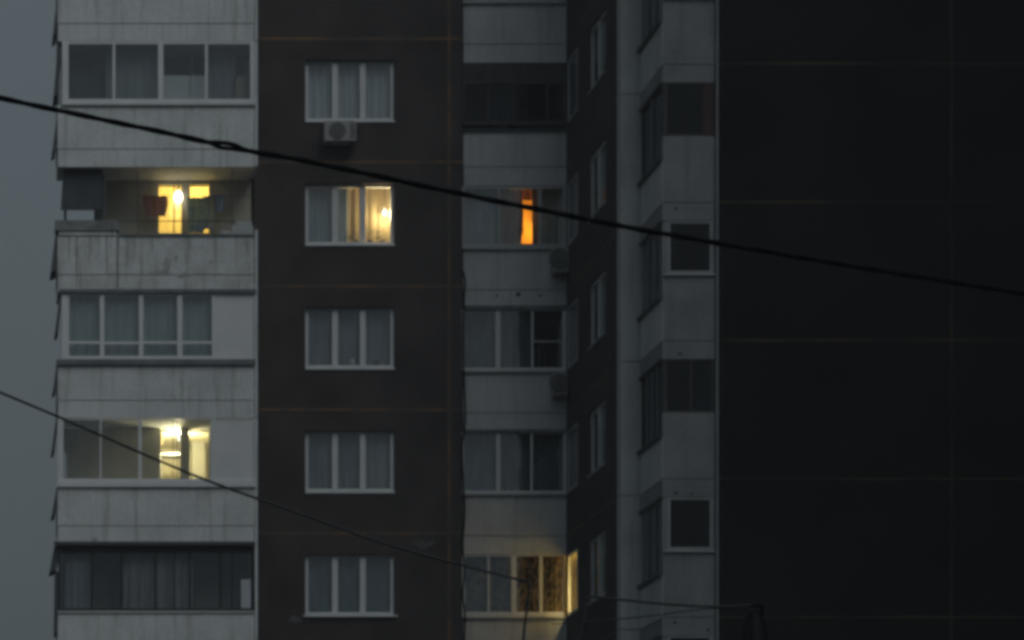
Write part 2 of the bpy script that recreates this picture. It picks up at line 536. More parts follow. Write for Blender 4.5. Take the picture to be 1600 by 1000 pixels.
for k, (cn, cm) in CUR.items():
    if k == 4: continue
    zs, zt = L(k) + 0.93, L(k) + 2.32
    tag(obj('curtain', drape(WX0 + 0.02, WX1 - 0.02, zs + 0.03, zt + 0.1, YB + 0.255, 9 + k, 0.018 + 0.004 * k, seed=k, edge=CUT[k]), cm, smooth=True),
        '%s net curtain drawn behind the three-pane brown-wall window, %s' % (cn, ROWN[k]), 'curtain', 'net curtains in the brown wall')
zs, zt = L(0) + 0.93, L(0) + 2.32
tag(obj('curtain', drape(WX(572, YB), WX1 + 0.02, zs + 0.03, zt + 0.1, YB + 0.255, 5, 0.018, seed=77), M_NET, smooth=True),
    'paler second curtain in the right pane of the fourth-row brown-wall window', 'curtain')
for i, (px, r, h, kk, mt) in enumerate(((498, 0.05, 0.13, 1, M_PVCG), (553, 0.075, 0.17, 1, M_PVC), (590, 0.06, 0.14, 1, M_WOODB), (600, 0.04, 0.19, 0, M_PVCG), (492, 0.06, 0.12, -1, M_METAL))):
    zz = L(kk) + 0.93 + 0.095
    cx = WX(px, YB)
    v = thing('vase', ['small pale jar on the sill at the left pane of the third-row brown-wall window', 'round white vase on the sill in the middle pane of the third-row brown-wall window', 'brown pot on the sill at the right pane of the third-row brown-wall window',
                       'tall pale jar on the sill of the fourth-row brown-wall window', 'grey pot on the sill of the lowest brown-wall window'][i], 'vase', (cx, YB + 0.215, zz))
    obj('body', lathe((cx, YB + 0.215, zz), [(0.001, 0), (r * 0.6, 0), (r, h * 0.35), (r * 0.9, h * 0.6), (r * 0.45, h * 0.85), (r * 0.5, h), (r * 0.4, h), (0.001, h * 0.8)], 14), mt, v, smooth=True)
zs, zt = L(2) + 0.93, L(2) + 2.32
tag(obj('curtain', drape(WX0 + 0.02, WX(546, YB), zs + 0.03, zt + 0.1, YB + 0.27, 6, 0.02, seed=31), M_NETO, smooth=True),
    'pale grey net curtain in the left half of the lit brown-wall window', 'curtain')
tag(obj('curtain', drape(WX(545, YB), WX1 + 0.1, zs + 0.03, zt + 0.1, YB + 0.62, 6, 0.025, seed=12), cloth('sheer_cream_curtain', (0.62, 0.50, 0.30), (0.72, 0.60, 0.38), 0.6, see=0.25), smooth=True),
    'sheer cream curtain glowing in the right half of the lit brown-wall window', 'curtain')
# pot plants on the inner sill of the lit window
for i, (px, h) in enumerate(((556, 0.20), (578, 0.26), (597, 0.22))):
    c = W(px, 372, YB + 0.27)
    rnd = random.Random(i)
    t = thing('potted_plant', ['small leafy plant on the sill beside the left mullion of the lit window', 'bushy plant on the sill right of the right mullion of the lit window', 'rightmost plant on the sill under the bulb of the lit window'][i], 'plant', (c.x, c.y, zs + 0.095))
    obj('pot', lathe((c.x, c.y, zs + 0.095), [(0.001, 0), (0.04, 0), (0.055, 0.08), (0.05, 0.08), (0.001, 0.07)], 10), M_WOODB, t)
    lv, lf = [], []
    for q in range(46):
        a, e, r = rnd.random() * 6.28, rnd.random() * 1.4, 0.04 + rnd.random() * 0.10
        p = Vector((c.x + math.cos(a) * r, c.y + 0.4 * math.sin(a) * r, zs + 0.17 + h * rnd.random()))
        d = Vector((math.cos(a), math.sin(a) * 0.4, 0.5)) * 0.05
        s = Vector((-math.sin(a), math.cos(a), 0.3)) * 0.016
        b = len(lv)
        lv += [tuple(p), tuple(p + d * 0.5 + s), tuple(p + d), tuple(p + d * 0.5 - s)]
        lf.append((b, b + 1, b + 2, b + 3))
    obj('foliage', (lv, lf), surf('houseplant_leaf', (0.05, 0.09, 0.03), (0.08, 0.12, 0.05), 8, bump=0), t)
bl = W(601, 333, YB + 0.48)
lamp((bl.x, bl.y, bl.z), 62, (1.0, 0.76, 0.40), 'bare glowing bulb behind the right pane of the lit brown-wall window', r=0.058, cord=0.5)

# ------------------------------------------------------------------ generic balcony glazing
def glazing(par, Yf, z0, z1, posts, mat, gl=None, top=0.06, bot=0.08, depth=0.07, transoms=(), skip=()):
    """rails, posts and panes; posts = [(xa, xb) px], panes lie between neighbours"""
    gl = gl or M_GLASS
    xs = [(WX(a, Yf), WX(b, Yf)) for a, b in posts]
    xa, xb = xs[0][0], xs[-1][1]
    obj('top_rail', bx(xa, xb, Yf + 0.012, Yf + depth - 0.004, z1 - top, z1 - 0.003), mat, par)
    obj('bottom_rail', bx(xa, xb, Yf + 0.010, Yf + depth - 0.006, z0 + 0.003, z0 + bot), mat, par)
    for a, b in xs:
        obj('mullion', bx(a, b, Yf, Yf + depth, z0 + 0.002, z1 - 0.002), mat, par)
    for i in range(len(xs) - 1):
        if i in skip: continue
        obj('pane', bx(xs[i][1], xs[i + 1][0], Yf + 0.03, Yf + 0.036, z0 + bot, z1 - top), gl, par)
    for i, zt_ in transoms:
        obj('transom', bx(xs[i][1], xs[i + 1][0], Yf + 0.008, Yf + depth - 0.01, zt_ - 0.03, zt_ + 0.03), mat, par)

# ------------------------------------------------------------------ left balcony stack
XL0, XL1 = WX(90, YL), WX(397.5, YL)
PIL0, PIL1 = WX(398.3, YL), WX(402.5, YL)
YLB = 60.12                                # wall behind these balconies
PT = {4: 0.97, 3: 0.985, 2: 0.86, 1: 0.885, 0: 0.885, -1: 0.855, 5: 0.9}
BAL = {}
def flap(par, x_top, x_bot, yt, yb, mat=None, w=0.05, Y=YL, dep=0.75):
    """sheet of metal hung on the end of a balcony, its foot standing off"""
    a, b = W(x_top, yt, Y), W(x_bot, yb, Y)
    n = 0.012
    sh = ([(a.x, Y + 0.02, a.z), (a.x + w, Y + 0.02, a.z), (b.x + w * 0.8 + 0.03, Y + 0.02, b.z + 0.05), (b.x, Y + 0.02, b.z),
           (a.x, Y + dep, a.z), (a.x + w, Y + dep, a.z), (b.x + w * 0.8 + 0.03, Y + dep, b.z + 0.05), (b.x, Y + dep, b.z)],
          [(0, 3, 2, 1), (4, 5, 6, 7), (0, 1, 5, 4), (1, 2, 6, 5), (2, 3, 7, 6), (3, 0, 4, 7)])
    return obj('side_flashing', sh, mat or M_METALD, par)

for k in range(-1, 6):
    l = L(k)
    zt = l + PT[k]
    desc = {5: 'white balcony parapet above the frame', 4: 'white balcony parapet cut by the top of the picture, left stack', 3: 'glazed left balcony with four dull panes and white frame, highest full row',
            2: 'open unglazed left balcony with stained ledge and lit door', 1: 'left balcony with white frame and pale blind panel, third row',
            0: 'left balcony with brightly lit room behind its panes, fourth row', -1: 'dark wooden glazed left balcony, lowest row'}[k]
    b = obj('balcony', bx(XL0, XL1, YL, YL + 0.09, l + 0.012, zt), M_STAIN if k == 2 else M_WHITE, B, label=desc)
    BAL[k] = b
    obj('slab_edge', bx(XL0 + 0.01, XL1, YL + 0.006, YLB - 0.01, l - 0.39, l - 0.006), M_STAIN if k == 2 else M_WHITE, b)
    obj('groove', bx(XL0 + 0.02, XL1 - 0.01, YL + 0.012, YL + 0.10, l - 0.02, l + 0.026), M_GROOVE, b)
    obj('side_parapet', bx(XL0 + 0.004, XL0 + 0.08, YL + 0.09, YLB + 0.3, l + 0.012, zt - 0.01), M_WHITE, b)
    if k < 5:
        obj('side_post', bx(PIL0, PIL1, YL - 0.02, YB - 0.004, l - 0.375, L(k + 1) - 0.395 if k != 2 else l + 1.0), M_WHITE, b)
    # wall and ceiling behind
    if k < 5 and k not in (2, 0):
        obj('back_wall', bx(XE - 1.0, XL1 + 0.05, YLB, YLB + 0.2, l + 0.01, L(k + 1) - 0.4), M_BACK, b)

# --- highest full row: white frame, four panes
k = 3; l = L(k); zt = l + PT[k]; ztop = L(k + 1) - 0.39
glazing(BAL[3], YL, zt + 0.02, ztop, [(97, 107), (176, 180), (247, 255), (320.5, 324.5), (391, 398)], M_PVC, bot=0.12, gl=M_GLASS)
obj('sill', bx(WX(96, YL), WX(399, YL), YL - 0.05, YL + 0.12, zt - 0.02, zt + 0.018), M_PVCG, BAL[3])
obj('end_cladding', bx(XL0 + 0.005, XL0 + 0.05, YL + 0.08, YLB, zt, ztop), M_METAL, BAL[3])
b3 = BAL[3]
for (x0, x1, y0, y1, mt, nm) in ((250, 345, 78, 175, M_PVC, 'door_frame'), (257, 296, 84, 170, M_GLASSD, 'door_pane'), (303, 338, 84, 170, M_GLASSD, 'door_pane')):
    p, q = W(x0, y0, YLB), W(x1, y1, YLB)
    obj(nm, bx(p.x, q.x, YLB - 0.03 - (0.01 if 'pane' in nm else 0), YLB + 0.002, q.z, p.z), mt if nm == 'door_frame' else surf('dark_door_glass', (0.05, 0.055, 0.06), (0.06, 0.065, 0.07), 2, rough=0.3, bump=0), b3)
tag(obj('storage_board', bx(WX(100, 59.6), WX(166, 59.6), 59.55, 59.62, zt - 0.8, ztop - 0.06), M_METALD), 'dark board standing behind the leftmost pane of the highest glazed left balcony', 'board')
tag(obj('curtain', drape(WX(165, 59.4), WX(246, 59.4), zt - 0.1, ztop - 0.02, 59.42, 5, 0.018, seed=5), cloth('faded_net', (0.36, 0.40, 0.40), (0.42, 0.46, 0.46), 0.3), smooth=True), 'faded net curtain behind the second pane of the highest glazed left balcony', 'curtain')
t = thing('cupboard', 'pale low cupboard behind the third pane of the highest glazed left balcony', 'cupboard', (WX(286, 59.5), 59.5, zt - 0.9))
for i, (x0, x1) in enumerate(((254, 296), (298, 320))):
    obj('door', bx(WX(x0, 59.4), WX(x1, 59.4), 59.395, 59.42, zt - 0.85, WZ(118 + i, 59.4)), M_PVC, t)
obj('carcass', bx(WX(254, 59.4), WX(322, 59.4), 59.425, 59.8, zt - 0.9, WZ(117, 59.4)), M_PVCG, t)
tag(obj('curtain', drape(WX(324, 59.4), WX(368, 59.4), zt - 0.1, ztop - 0.02, 59.42, 3, 0.015, seed=6), cloth('lilac_grey_net', (0.30, 0.31, 0.33), (0.34, 0.35, 0.37), 0.3), smooth=True), 'lilac-grey curtain behind the fourth pane of the highest glazed left balcony', 'curtain')
tag(obj('cardboard_box', [bx(WX(368, 59.4), WX(391, 59.4), 59.3, 59.6, zt - 0.1, WZ(121, 59.4)), bx(WX(367, 59.4), WX(380, 59.4), 59.28, 59.62, WZ(121, 59.4), WZ(119.5, 59.4))], surf('cardboard', (0.23, 0.21, 0.17), (0.27, 0.245, 0.20), 5)), 'brownish cardboard box in the right corner of the highest glazed left balcony', 'box')
flap(b3, 90.5, 83.5, 74, 150, w=0.10); flap(b3, 90, 81.5, 172, 236, w=0.06)
flap(BAL[4], 90.5, 82.5, -20, 55, w=0.06)

# --- open balcony
k = 2; l = L(k); zt = l + PT[k]; ztop = L(k + 1) - 0.39
b2 = BAL[2]
YW = YLB
zl0, zl1 = WZ(364, YW), WZ(288, YW)
# back wall with a door opening and a window opening
hx = [(WX(248, YW), WX(284, YW)), (WX(297, YW), WX(327, YW))]
zb = l + 0.01
obj('back_wall', [bx(XE, hx[0][0], YW, YW + 0.2, zb, ztop - 0.01), bx(hx[0][1], hx[1][0], YW, YW + 0.2, zb, ztop - 0.01), bx(hx[1][1], XL1 + 0.05, YW, YW + 0.2, zb, ztop - 0.01),
                  bx(hx[0][0], hx[0][1], YW, YW + 0.2, zb, zl0), bx(hx[0][0], hx[0][1], YW, YW + 0.2, zl1, ztop - 0.01),
                  bx(hx[1][0], hx[1][1], YW, YW + 0.2, zb, zl0), bx(hx[1][0], hx[1][1], YW, YW + 0.2, zl1, ztop - 0.01)], M_BACKGLOW, b2)
for (a, c) in hx:
    obj('pane', bx(a, c, YW + 0.06, YW + 0.066, zl0, zl1), M_GLASS, b2)
obj('door_bar', bx(WX(271.2, YW), WX(273, YW), YW + 0.03, YW + 0.055, zl0, zl1), M_WOOD, b2)
obj('room_interior', room(WX(200, YW), WX(380, YW), YW + 0.21, 63.6, l + 0.05, ztop - 0.05), M_WARM, b2)
lp = W(278.5, 308, YW - 0.16)
lamp((lp.x, lp.y, lp.z), 1.0, (1.0, 0.82, 0.52), 'bare white-hot bulb hanging by the lit door of the open balcony', r=0.105, cord=0.12)  # bulb oversized so its glass takes in the glare around it
lp = W(292, 318, YW + 1.25)
lamp((lp.x, lp.y, lp.z), 160, (1.0, 0.79, 0.36), 'amber ceiling lamp glowing through the curtain of the open balcony door', r=0.06, cord=0.3)
tag(obj('light_curtain', drape(WX(250, YW), WX(330, YW), zl0 - 0.1, zl1 + 0.1, YW + 0.24, 5, 0.012, seed=3), cloth('amber_curtain', (0.74, 0.61, 0.26), (0.78, 0.64, 0.28), 0.6), smooth=True), 'amber curtain lit behind the open balcony door', 'curtain')
# ledge and rails
obj('ledge', bx(WX(86, YL), WX(186, YL), YL - 0.05, YL + 0.24, WZ(361, YL), WZ(345, YL)), surf('grimy_concrete', (0.16, 0.165, 0.155), (0.26, 0.265, 0.25), 4, streak=0.8), b2)
obj('ledge', bx(WX(92, YL), WX(182, YL), YL - 0.02, YL + 0.10, WZ(368, YL), WZ(361.4, YL)), M_STAIN, b2)
obj('cap_rail', bx(WX(186.5, YL), XL1, YL - 0.03, YL + 0.14, zt, zt + 0.035), M_METAL, b2)
obj('hand_rail', tube([W(185, 345, YL + 0.05), W(397, 346, YL + 0.05)], 0.012, 6), M_METALD, b2)
for px in (215.5, 363):
    obj('wire_post', bx(WX(px, YL) - 0.008, WX(px, YL) + 0.008, YL + 0.045, YL + 0.061, zt + 0.03, ztop), M_METALD, b2)
for q, (px, w, y1) in enumerate(((120, 0.05, 448), (184, 0.075, 455), (167, 0.03, 425), (108, 0.035, 405), (140, 0.03, 415), (210, 0.03, 400))):
    rnd = random.Random(200 + q)
    zz = [WZ(369 + (y1 - 369) * i / 7, YL) for i in range(8)]
    ww = [w * 0.5 * (1 - 0.75 * i / 7) * (0.7 + 0.6 * rnd.random()) for i in range(8)]
    cc_ = [WX(px, YL) + 0.012 * (rnd.random() - 0.5) for _ in range(8)]
    v = [(cc_[i] - ww[i], YL - 0.003, zz[i]) for i in range(8)] + [(cc_[i] + ww[i], YL - 0.003, zz[i]) for i in range(8)]
    obj('water_stain', (v, [(i, i + 8, i + 9, i + 1) for i in range(7)]), surf('wet_stain', (0.14, 0.145, 0.145), (0.34, 0.35, 0.345), 5, stretch=(4, 1, 1.2), contrast=(0.3, 0.7)), b2)
tag(obj('roll_blind', [([W(99, 262, 59.25), W(160, 262, 59.25), W(160, 326, 59.25), W(95, 325, 59.25), W(99, 262, 59.29), W(160, 262, 59.29), W(160, 326, 59.29), W(95, 325, 59.29)],
    [(0, 3, 2, 1), (4, 5, 6, 7), (0, 1, 5, 4), (1, 2, 6, 5), (2, 3, 7, 6), (3, 0, 4, 7)]), bx(WX(95, 59.25), WX(160, 59.25), 59.235, 59.30, WZ(327.4, 59.25), WZ(325.5, 59.25))], M_BLIND), 'dark sheet hung across the outer corner of the open balcony', 'blind')
obj('corner_post', bx(WX(100, 59.4), WX(104, 59.4), 59.38, 59.44, zt, ztop), M_METALD, b2)
obj('corner_post', bx(WX(147, 59.7), WX(162, 59.7), 59.68, 59.74, zt - 0.2, ztop), M_METALD, b2)
# things on the open balcony
tag(obj('hanging_cloth', drape(WX(222, 59.8), WX(261, 59.8), WZ(338, 59.8), WZ(306, 59.8), 59.8, 3, 0.03, seed=8, edge=lambda t: 0.03 * math.sin(t * 5), edge0=lambda t: 0.10 * t), M_RED, smooth=True), 'dull red cloth hanging in front of the lit balcony door', 'laundry')
tag(obj('hanging_cloth', drape(WX(292, 59.75), WX(322, 59.75), WZ(364, 59.75), WZ(309, 59.75), 59.75, 4, 0.035, seed=9, edge=lambda t: 0.08 * math.sin(t * 4), edge0=lambda t: 0.05 * t), M_BLUE, smooth=True), 'blue-green laundry hanging under the small lit pane of the open balcony', 'laundry')
tag(obj('hanging_cloth', drape(WX(318, 59.78), WX(341, 59.78), WZ(358, 59.78), WZ(306, 59.78), 59.79, 3, 0.03, seed=19, edge=lambda t: -0.1 * t, edge0=lambda t: 0.06 * math.sin(t * 3)), cloth('sage_cloth', (0.32, 0.37, 0.35), (0.42, 0.46, 0.43), 0.12), smooth=True), 'sage-grey shirt hanging between the blue-green laundry and the pale blue cloth', 'laundry')
tag(obj('hanging_cloth', drape(WX(338, 59.7), WX(352, 59.7), WZ(331, 59.7), WZ(304, 59.7), 59.7, 2, 0.02, seed=10, edge=lambda t: -0.05 * t), M_BLUE2, smooth=True), 'small pale blue cloth pegged at the right end of the open balcony laundry', 'laundry')
obj('clothes_line', tube([W(215, 306, 59.77), W(300, 308, 59.77), W(398, 305, 59.77)], 0.004, 5), M_CABLE, b2)
tag(obj('folded_tarp', [bx(WX(362, YL), WX(396, YL), YL + 0.0, YL + 0.3, zt + 0.036, WZ(352, YL)), bx(WX(368, YL), WX(394, YL), YL + 0.02, YL + 0.28, WZ(352, YL), WZ(345, YL)), bx(WX(345, YL), WX(362, YL), YL + 0.01, YL + 0.24, zt + 0.036, WZ(361, YL))], M_PVCG, bevel=0.02), 'pale folded tarp lying on the right end of the open balcony parapet', 'tarp')
flap(b2, 89, 79, 346, 425, w=0.13)

# --- third row: white frame, pale blind panel
k = 1; l = L(k); zt = l + PT[k]; ztop = L(k + 1) - 0.39
b1 = BAL[1]
zt_ = WZ(535, YL)
glazing(b1, YL, zt + 0.02, ztop - 0.02, [(96, 108), (156, 163), (217, 224), (277, 285), (331, 337), (396, 399)], M_PVC, gl=M_GLASSF, bot=0.09, transoms=((0, zt_), (1, zt_ - 0.01), (2, zt_), (3, zt_)), skip=(4,))
obj('blank_panel', bx(WX(337, YL), WX(396, YL), YL + 0.02, YL + 0.045, zt + 0.1, ztop - 0.08), M_PVC, b1)
obj('sill', bx(WX(88, YL), WX(399, YL), YL - 0.07, YL + 0.12, zt - 0.10, zt + 0.018), M_METAL, b1)
obj('canopy', bx(WX(93, YL), WX(400, YL), YL - 0.05, YL + 0.004, ztop - 0.018, ztop + 0.06), M_METAL, b1)
tag(obj('curtain', drape(WX(108, YL + .16), WX(335, YL + .16), zt, ztop - 0.05, YL + 0.16, 14, 0.018, seed=15), cloth('bright_net_curtain', (0.52, 0.60, 0.60), (0.60, 0.68, 0.68), 0.3), smooth=True), 'pale net curtain along the third-row left balcony behind frosted panes', 'curtain')
flap(b1, 93, 86, 463, 520, w=0.06); flap(b1, 89.5, 82.5, 562, 611, w=0.05)

# --- fourth row: bright room behind the glazing
k = 0; l = L(k); zt = l + PT[k]; ztop = L(k + 1) - 0.39
b0 = BAL[0]
glazing(b0, YL, zt + 0.10, ztop - 0.01, [(90, 99), (156, 158.5), (216, 221.5), (329, 337), (396, 399)], M_PVC, gl=M_GLASS, bot=0.07, top=0.03, skip=(3,))
obj('blank_panel', bx(WX(337, YL), WX(396, YL), YL + 0.02, YL + 0.045, zt + 0.1, ztop - 0.05), M_PVC, b0)
obj('sash', bx(WX(99.5, YL), WX(104, YL), YL + 0.045, YL + 0.08, zt + 0.12, zt + 0.75), M_PVC, b0)
obj('sill', bx(WX(89, YL), WX(399, YL), YL - 0.06, YL + 0.12, zt - 0.02, zt + 0.10), M_PVC, b0)
for px in (270.5, 277):
    obj('thin_bar', bx(WX(px, YL) - 0.008, WX(px, YL) + 0.008, YL + 0.045, YL + 0.065, zt + 0.17, ztop - 0.04), M_WOOD, b0)
zl0, zl1 = WZ(748, YW), WZ(666, YW)
hx = [(WX(249, YW), WX(283.5, YW)), (WX(294, YW), WX(328, YW))]
zb = l + 0.01
obj('back_wall', [bx(XE - 1.0, hx[0][0], YW, YW + 0.2, zb, ztop - 0.01), bx(hx[0][1], hx[1][0], YW, YW + 0.2, zb, ztop - 0.01), bx(hx[1][1], XL1 + 0.05, YW, YW + 0.2, zb, ztop - 0.01),
                  bx(hx[0][0], hx[0][1], YW, YW + 0.2, zb, zl0), bx(hx[0][0], hx[0][1], YW, YW + 0.2, zl1, ztop - 0.01),
                  bx(hx[1][0], hx[1][1], YW, YW + 0.2, zb, zl0), bx(hx[1][0], hx[1][1], YW, YW + 0.2, zl1, ztop - 0.01)], M_BACKGLOW, b0)
for (a, c) in hx:
    obj('pane', bx(a, c, YW + 0.06, YW + 0.066, zl0, zl1), M_GLASS, b0)
    obj('sash_frame', [bx(a, a + 0.03, YW + 0.03, YW + 0.058, zl0, zl1), bx(c - 0.03, c, YW + 0.03, YW + 0.058, zl0, zl1), bx(a + 0.03, c - 0.03, YW + 0.03, YW + 0.058, zl1 - 0.03, zl1)], M_PVCG, b0)
obj('room_interior', room(WX(215, YW), WX(352, YW), YW + 0.21, 62.2, l + 0.05, ztop - 0.05), surf('pale_cream_wall', (0.76, 0.70, 0.50), (0.82, 0.76, 0.56), 2.0, bump=0), b0)
tag(obj('fridge', [bx(WX(300, 61.3), WX(321, 61.3), 61.3, 61.8, l + 0.06, WZ(680, 61.3))], surf('grey_fridge', (0.30, 0.29, 0.24), (0.34, 0.33, 0.27), 2, rough=0.5, bump=0), bevel=0.02), 'grey cabinet standing in the bright room behind the right-hand pane of the fourth-row balcony', 'cabinet')
tag(obj('table', [bx(WX(246, 60.9), WX(286, 60.9), 60.8, 61.3, WZ(712, 60.9), WZ(709, 60.9)), bx(WX(248, 60.9), WX(251, 60.9), 60.72, 60.77, l + 0.06, WZ(712, 60.9)), bx(WX(281, 60.9), WX(284, 60.9), 60.72, 60.77, l + 0.06, WZ(712, 60.9))], M_PVC), 'white table top in the bright room behind the fourth-row balcony door', 'table')
tag(obj('curtain', drape(WX(246, YW), WX(256, YW), WZ(690, YW), WZ(664, YW), YW + 0.3, 2, 0.02, seed=18), cloth('beige_drape', (0.35, 0.28, 0.18), (0.4, 0.32, 0.2), 0.3), smooth=True), 'short beige drape at the top left of the bright fourth-row door', 'curtain')
lp = W(280.5, 684, YW + 0.42)
lamp((lp.x, lp.y, lp.z), 190, (1.0, 0.81, 0.46), 'bare bulb at the right edge of the bright door behind the fourth-row balcony', r=0.06, cord=0.25)
flap(b0, 87.5, 80.5, 655, 706, w=0.06); flap(b0, 88.5, 80.5, 762, 806, w=0.07)
flap(BAL[1], 90.5, 88.5, 612, 655, w=0.02)

# --- lowest row: dark wooden glazing
k = -1; l = L(k); zt = l + PT[k]; ztop = L(k + 1) - 0.39
bm = BAL[-1]
glazing(bm, YL, zt + 0.06, ztop - 0.01, [(91, 95), (142, 145), (189, 192), (241.5, 245), (271.5, 273.5), (295, 298), (343, 346), (362, 364), (393, 397)], surf('black_wood', (0.022, 0.023, 0.024), (0.035, 0.036, 0.037), 4, stretch=(4, 4, 0.5)), gl=M_GLASSW, bot=0.05, top=0.20, depth=0.06)
obj('sill', bx(WX(90, YL), XL1, YL - 0.03, YL + 0.12, zt, zt + 0.055), M_PVCG, bm)
obj('canopy', bx(WX(84, YL), WX(397, YL), YL - 0.10, YL - 0.002, ztop - 0.05, ztop + 0.03), M_METALD, bm)
tag(obj('plastic_sheet', bx(WX(377, YL), WX(392.5, YL), YL + 0.037, YL + 0.052, zt + 0.12, WZ(905, YL)), M_PVC), 'pale sheet leaning in the right corner of the dark wooden balcony', 'sheet')
tag(obj('curtain', drape(WX(100, YL + .5), WX(140, YL + .5), zt - 0.2, ztop - 0.2, YL + 0.2, 4, 0.03, seed=25), cloth('blue_rag', (0.21, 0.235, 0.27), (0.26, 0.285, 0.32), 0.2), smooth=True), 'bluish curtain in the leftmost pane of the dark wooden balcony', 'curtain')
tag(obj('curtain', drape(WX(190, YL + .5), WX(300, YL + .5), zt - 0.2, ztop - 0.2, YL + 0.22, 8, 0.03, seed=26), cloth('dark_rag', (0.20, 0.215, 0.22), (0.27, 0.285, 0.29), 0.2), smooth=True), 'dim grey curtain in the middle panes of the dark wooden balcony', 'curtain')
flap(bm, 85, 77.5, 853, 893, M_METALD, w=0.16); flap(bm, 87, 85.5, 893, 990, M_METALD, w=0.07)

# ------------------------------------------------------------------ middle balcony stack in the inner corner
XM0, XM1 = WX(724, YM), XS
MB_ = {}
for k in range(-2, 6):
    l = L(k)
    zt = l + 0.91 - (0.10 if k == 3 else 0)
    desc = {5: 'grey corner balcony above the frame', 4: 'grey corner balcony parapet at the top of the picture', 3: 'corner balcony with dark wooden glazing, highest full row',
            2: 'corner balcony with an orange lit slit between its curtains', 1: 'corner balcony with dark right pane and fly screen, third row', 0: 'corner balcony with three drawn panes, fourth row',
            -1: 'corner balcony lit yellow at its right end, lowest row', -2: 'grey corner balcony parapet at the bottom of the picture'}[k]
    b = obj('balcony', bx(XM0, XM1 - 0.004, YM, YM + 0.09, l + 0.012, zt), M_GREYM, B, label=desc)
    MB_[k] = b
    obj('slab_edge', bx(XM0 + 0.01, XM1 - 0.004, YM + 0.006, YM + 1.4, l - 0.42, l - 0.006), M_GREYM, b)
    obj('groove', bx(XM0 + 0.02, XM1 - 0.01, YM + 0.014, YM + 0.10, l - 0.02, l + 0.022), M_GROOVE, b)
    if k < 5 and k > -2:
        obj('room_interior', room(XM0 - 0.25, XM1 + (1.0 if k == -1 else 0.045), YM + 0.12, 63.5, l + 0.02, L(k + 1) - 0.43), M_WARM if k in (2, -1) else M_ROOMD, b)
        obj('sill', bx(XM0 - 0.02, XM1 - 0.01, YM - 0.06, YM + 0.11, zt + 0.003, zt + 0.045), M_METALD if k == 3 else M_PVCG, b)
obj('corner_strip', bx(XN1 - 0.06, XM0 + 0.005, YM + 0.02, YM + 0.30, 0, TOPZ), M_BROWN, B)
obj('lower_wall', bx(XN1, XS, YM + 0.1, YM + 0.4, 0, L(-2) - 0.5), M_GREYM, B)
def msp(k): return L(k) + 0.955 - (0.10 if k == 3 else 0), L(k + 1) - 0.43
z0, z1 = msp(4)
glazing(MB_[4], YM, z0, z1, [(724, 728), (776, 781), (831, 834), (879, 884)], M_PVCG, bot=0.12)
z0, z1 = msp(3)
glazing(MB_[3], YM, z0 + 0.10, z1, [(722, 728), (761, 765), (801, 805), (821, 823), (853, 857), (879, 884)], M_WOOD, gl=M_GLASSD, top=0.44, bot=0.12)
obj('groove', bx(XM0, XM1 - 0.2, YM - 0.004, YM + 0.01, z1 - 0.47, z1 - 0.43), M_METALD, MB_[3])
z0, z1 = msp(2)
glazing(MB_[2], YM, z0, z1, [(722, 727), (778, 782), (841, 846), (879, 885)], M_PVCG, bot=0.10)
z0, z1 = msp(1)
glazing(MB_[1], YM, z0, z1, [(722, 725), (774, 782), (830.5, 833.5), (879, 885)], M_PVC, bot=0.08, top=0.04)
obj('screen_bar', bx(WX(834, YM), WX(879, YM), YM + 0.01, YM + 0.028, WZ(534.5, YM), WZ(532, YM)), M_PVCG, MB_[1])
obj('canopy', bx(XM0, WX(884, YM), YM - 0.04, YM - 0.002, z1 - 0.02, z1 + 0.07), M_METAL, MB_[1])
z0, z1 = msp(0)
glazing(MB_[0], YM, z0, z1, [(722, 725), (775, 782), (829, 832.5), (880, 886)], M_PVC, bot=0.08, top=0.04)
obj('canopy', bx(XM0, WX(884, YM), YM - 0.04, YM - 0.002, z1 - 0.02, z1 + 0.05), M_METAL, MB_[0])
z0, z1 = msp(-1)
glazing(MB_[-1], YM, z0, z1, [(722, 727), (762, 765), (799, 807), (843, 848), (880, 881.2)], M_PVC, bot=0.12, top=0.03)
obj('pane', bx(WX(881.4, YM), XS - 0.03, YM + 0.03, YM + 0.036, z0 + 0.12, z1 - 0.03), M_GLASS, MB_[-1])
# curtains of this stack
YC = YM + 0.26
def mcur(x0, x1, k, mat, label, folds=5, seed=0, Y=YC, zlow=-0.1, edge=None, edge0=None):
    a, c = msp(k)
    return tag(obj('curtain', drape(WX(x0, Y), WX(x1, Y), a + zlow, c + 0.02, Y, folds, 0.022, seed=seed, edge=edge, edge0=edge0), mat, smooth=True), label, 'curtain')
mcur(724, 884, 4, M_NETD, 'dim curtain behind the corner balcony at the top edge of the picture', 9, 41)
mcur(764, 802, 3, cloth('dark_blue_grey_sheet', (0.07, 0.08, 0.095), (0.09, 0.10, 0.115), 0.1), 'dark bluish sheet behind the dark wooden corner balcony', 3, 42)
mcur(722, 779, 2, M_NETO, 'pale curtain behind the left pane of the corner balcony with the orange slit', 4, 43)
mcur(779, 817, 2, M_COR, 'heavy brownish curtain left of the orange slit', 4, 44, edge=lambda t: -0.035 + 0.05 * math.sin(min(t * 1.2, 1) * 3.1416) ** 2 + (0.03 if 0.6 < t < 0.72 else 0))
mcur(831.5, 845, 2, M_COR, 'narrow brownish curtain right of the orange slit', 2, 45)
mcur(843, 892, 2, M_NETO, 'pale curtain behind the right pane of the corner balcony with the orange slit', 4, 46)
mcur(722, 778, 1, M_NETD, 'grey curtain behind the left pane of the third-row corner balcony', 5, 47)
mcur(783, 801, 1, M_NETD, 'grey curtain strip at the left of the third-row corner balcony middle pane', 2, 48)
mcur(808, 832, 1, M_NETD, 'grey curtain strip at the right of the third-row corner balcony middle pane', 2, 49)
